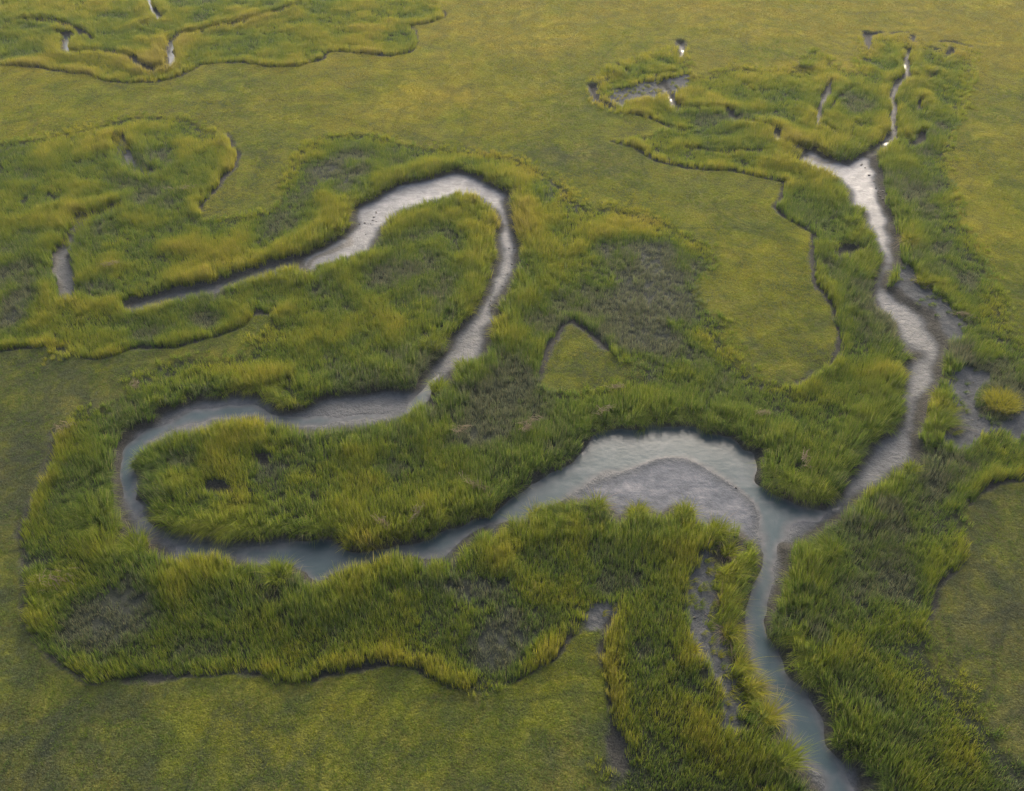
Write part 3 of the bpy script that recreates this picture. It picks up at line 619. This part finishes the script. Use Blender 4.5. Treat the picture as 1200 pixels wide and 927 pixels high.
def straw_mat(px, py, L, W, ang, label, z0=0.66, n=44):
    x, y = ground(px, py, z0); Vs, Fs = [], []
    for _ in range(n):
        u = TR.normal(0, L / 3); v = TR.normal(0, W / 2.6) + 0.15 * L * math.sin(u / L * 3); a = ang + TR.normal(0, 0.45)
        cx_, cy_ = u * cos(ang) - v * sin(ang), u * sin(ang) + v * cos(ang); q = TR.uniform(.25, .6); zq = TR.uniform(-.2, .1); tl = TR.normal(0, .35)
        dx, dy = cos(a) * q / 2, sin(a) * q / 2; wx, wy = -sin(a) * .014, cos(a) * .014; s0 = len(Vs)
        for sgn, zz_ in ((-1, zq - tl * q), (0, zq + .04), (1, zq + tl * q)):
            Vs += [(cx_ + dx * sgn - wx, cy_ + dy * sgn - wy, zz_), (cx_ + dx * sgn + wx, cy_ + dy * sgn + wy, zz_)]
        Fs += [(s0, s0 + 1, s0 + 3, s0 + 2), (s0 + 2, s0 + 3, s0 + 5, s0 + 4)]
    e = bpy.data.objects.new('straw_mat', None); COL.objects.link(e); e.location = (x, y, z0)
    o = mesh_obj('dead_stems', Vs, Fs, M_STRAW, e, smooth=False); o['kind'] = 'stuff'; o = e
    o['label'] = label; o['category'] = 'dead straw'; o['group'] = 'mats of dead straw caught in the grass'
MATS = [
 (558,567,2.0,.45,-0.9,'long curved pinkish straw mat above the dark bank left of the pool'),
 (541,502,1.1,.5,0,'small oval straw mat in the grass north of the middle bend',),
 (622,492,1.5,.35,.1,'thin hooked straw mat left of the turf pocket'),
 (619,500,.8,.35,.3,'small grey straw patch just under the thin hooked one'),
 (488,600,1.2,.4,.8,'pale straw streak in bright green grass above the narrow creek'),
 (447,610,1.0,.4,-.9,'short pale straw streak on the bank right of the small pool'),
 (945,538,1.7,.6,.9,'brown crumpled straw mat on the headland by the creek junction'),
 (63,677,1.8,1.0,-.5,'pale nest of swirled dead grass at the far left margin'),
 (75,499,1.2,.5,.2,'pinkish straw wrack at the edge of the left meadow'),
 (158,449,.6,.4,1.2,'tiny pale straw tuft on the rim above the left turn of the creek'),
 (214,219,2.2,.5,0,'straw wrack beside the dark notch of the upper left meadow'),
 (722,452,1.0,.35,-.3,'pale straw wisp just below the turf pocket'),
 (708,479,1.3,.4,0,'greyish straw mat on the bank above the left end of the pool'),
 (895,483,.9,.3,-.3,'thin straw wisp in the green bank above the right end of the pool'),
 (1126,366,1.4,.35,-.6,'pinkish straw streak in the grass right of the upper mud'),
 (130,308,1.2,.3,0,'pale straw wisp in the sparse grass of the left marsh'),
]
for m_ in MATS: straw_mat(*m_)

def clods(name, spots, label):
    bm_v, bm_f = [], []
    ico = [(0,0,1),(.89,0,.45),(.28,.85,.45),(-.72,.53,.45),(-.72,-.53,.45),(.28,-.85,.45),(.72,.53,-.45),(-.28,.85,-.45),(-.89,0,-.45),(-.28,-.85,-.45),(.72,-.53,-.45),(0,0,-1)]
    fc = [(0,1,2),(0,2,3),(0,3,4),(0,4,5),(0,5,1),(1,6,2),(2,7,3),(3,8,4),(4,9,5),(5,10,1),(6,7,2),(7,8,3),(8,9,4),(9,10,5),(10,6,1),(11,7,6),(11,8,7),(11,9,8),(11,10,9),(11,6,10)]
    for x, y, r in spots:
        s0 = len(bm_v); zb = LAND(x, y); sq = TR.uniform(.7, 1.5)
        for v_ in ico:
            q = r * TR.uniform(.7, 1.2); bm_v.append((x + v_[0] * q * sq, y + v_[1] * q, zb + v_[2] * q * .6 + .02))
        bm_f += [tuple(s0 + i_ for i_ in f_) for f_ in fc]
    o = mesh_obj(name, bm_v, bm_f, M_CLOD, smooth=False); o['kind'] = 'stuff'; o['label'] = label; o['category'] = 'mud clods'
def mat_clod():
    s = NT('clod_mud'); P = s.n('ShaderNodeBsdfPrincipled')
    s.l(s.ramp(s.noise(3.0, 5), [(0.3, (0.03, 0.028, 0.026)), (0.7, (0.11, 0.09, 0.08))]), P.inputs['Base Color']); P.inputs['Roughness'].default_value = 0.6
    s.l(P.outputs[0], s.out.inputs[0]); return s.m
M_CLOD = mat_clod()
spots = []
def along(pts, n, r0, r1, sp_):
    for _ in range(n):
        i_ = TR.integers(len(pts) - 1); t = TR.random(); a, b = pts[i_], pts[i_ + 1]
        x, y = ground(a[0] + (b[0] - a[0]) * t + TR.normal(0, sp_), a[1] + (b[1] - a[1]) * t + TR.normal(0, sp_), -.5)
        spots.append((x, y, TR.uniform(r0, r1)))
along([(1026,195),(1030,225),(1040,248),(1048,262)], 34, .05, .15, 2.2)
along([(1008,186),(1018,212)], 6, .08, .18, 3)
along([(600,262),(604,290),(600,315),(585,350),(575,365)], 34, .04, .10, 3)
along([(422,262),(440,250),(425,272)], 12, .04, .12, 4)
along([(1050,103),(1045,118),(1050,140),(1046,160)], 20, .05, .12, 2)
along([(850,562),(880,585),(888,598)], 5, .03, .09, 3)
along([(905,680),(905,735),(925,760)], 10, .03, .09, 4)
along([(815,700),(830,760),(850,830)], 30, .02, .07, 8)
along([(1125,440),(1140,500),(1180,500)], 26, .02, .07, 9)
clods('mud_clods', spots, 'dark crumbs and clods of mud scattered along the creek beds')
print('plants', up.sum(), fallen.sum(), is_turf.sum())

if 1:   # thin evening haze over the marsh
    hb = mesh_obj('haze', [(a, b, c) for c in (-2.0, 52.0) for b in (-2100, 5100) for a in (-4100, 4100)], [(0,2,3,1),(4,5,7,6),(0,1,5,4),(2,6,7,3),(0,4,6,2),(1,3,7,5)], M_CLOD, smooth=False)
    hm = bpy.data.materials.new('haze_air'); hm.use_nodes = True; ht_ = hm.node_tree; ht_.nodes.clear()
    pv = ht_.nodes.new('ShaderNodeVolumePrincipled'); ou = ht_.nodes.new('ShaderNodeOutputMaterial')
    pv.inputs['Density'].default_value = 0.00018; pv.inputs['Color'].default_value = (0.85, 0.9, 1.0, 1); pv.inputs['Anisotropy'].default_value = 0.3
    ht_.links.new(pv.outputs[0], ou.inputs['Volume']); hb.data.materials[0] = hm
    hb['kind'] = 'stuff'; hb['label'] = 'thin pale haze lying over the whole marsh'
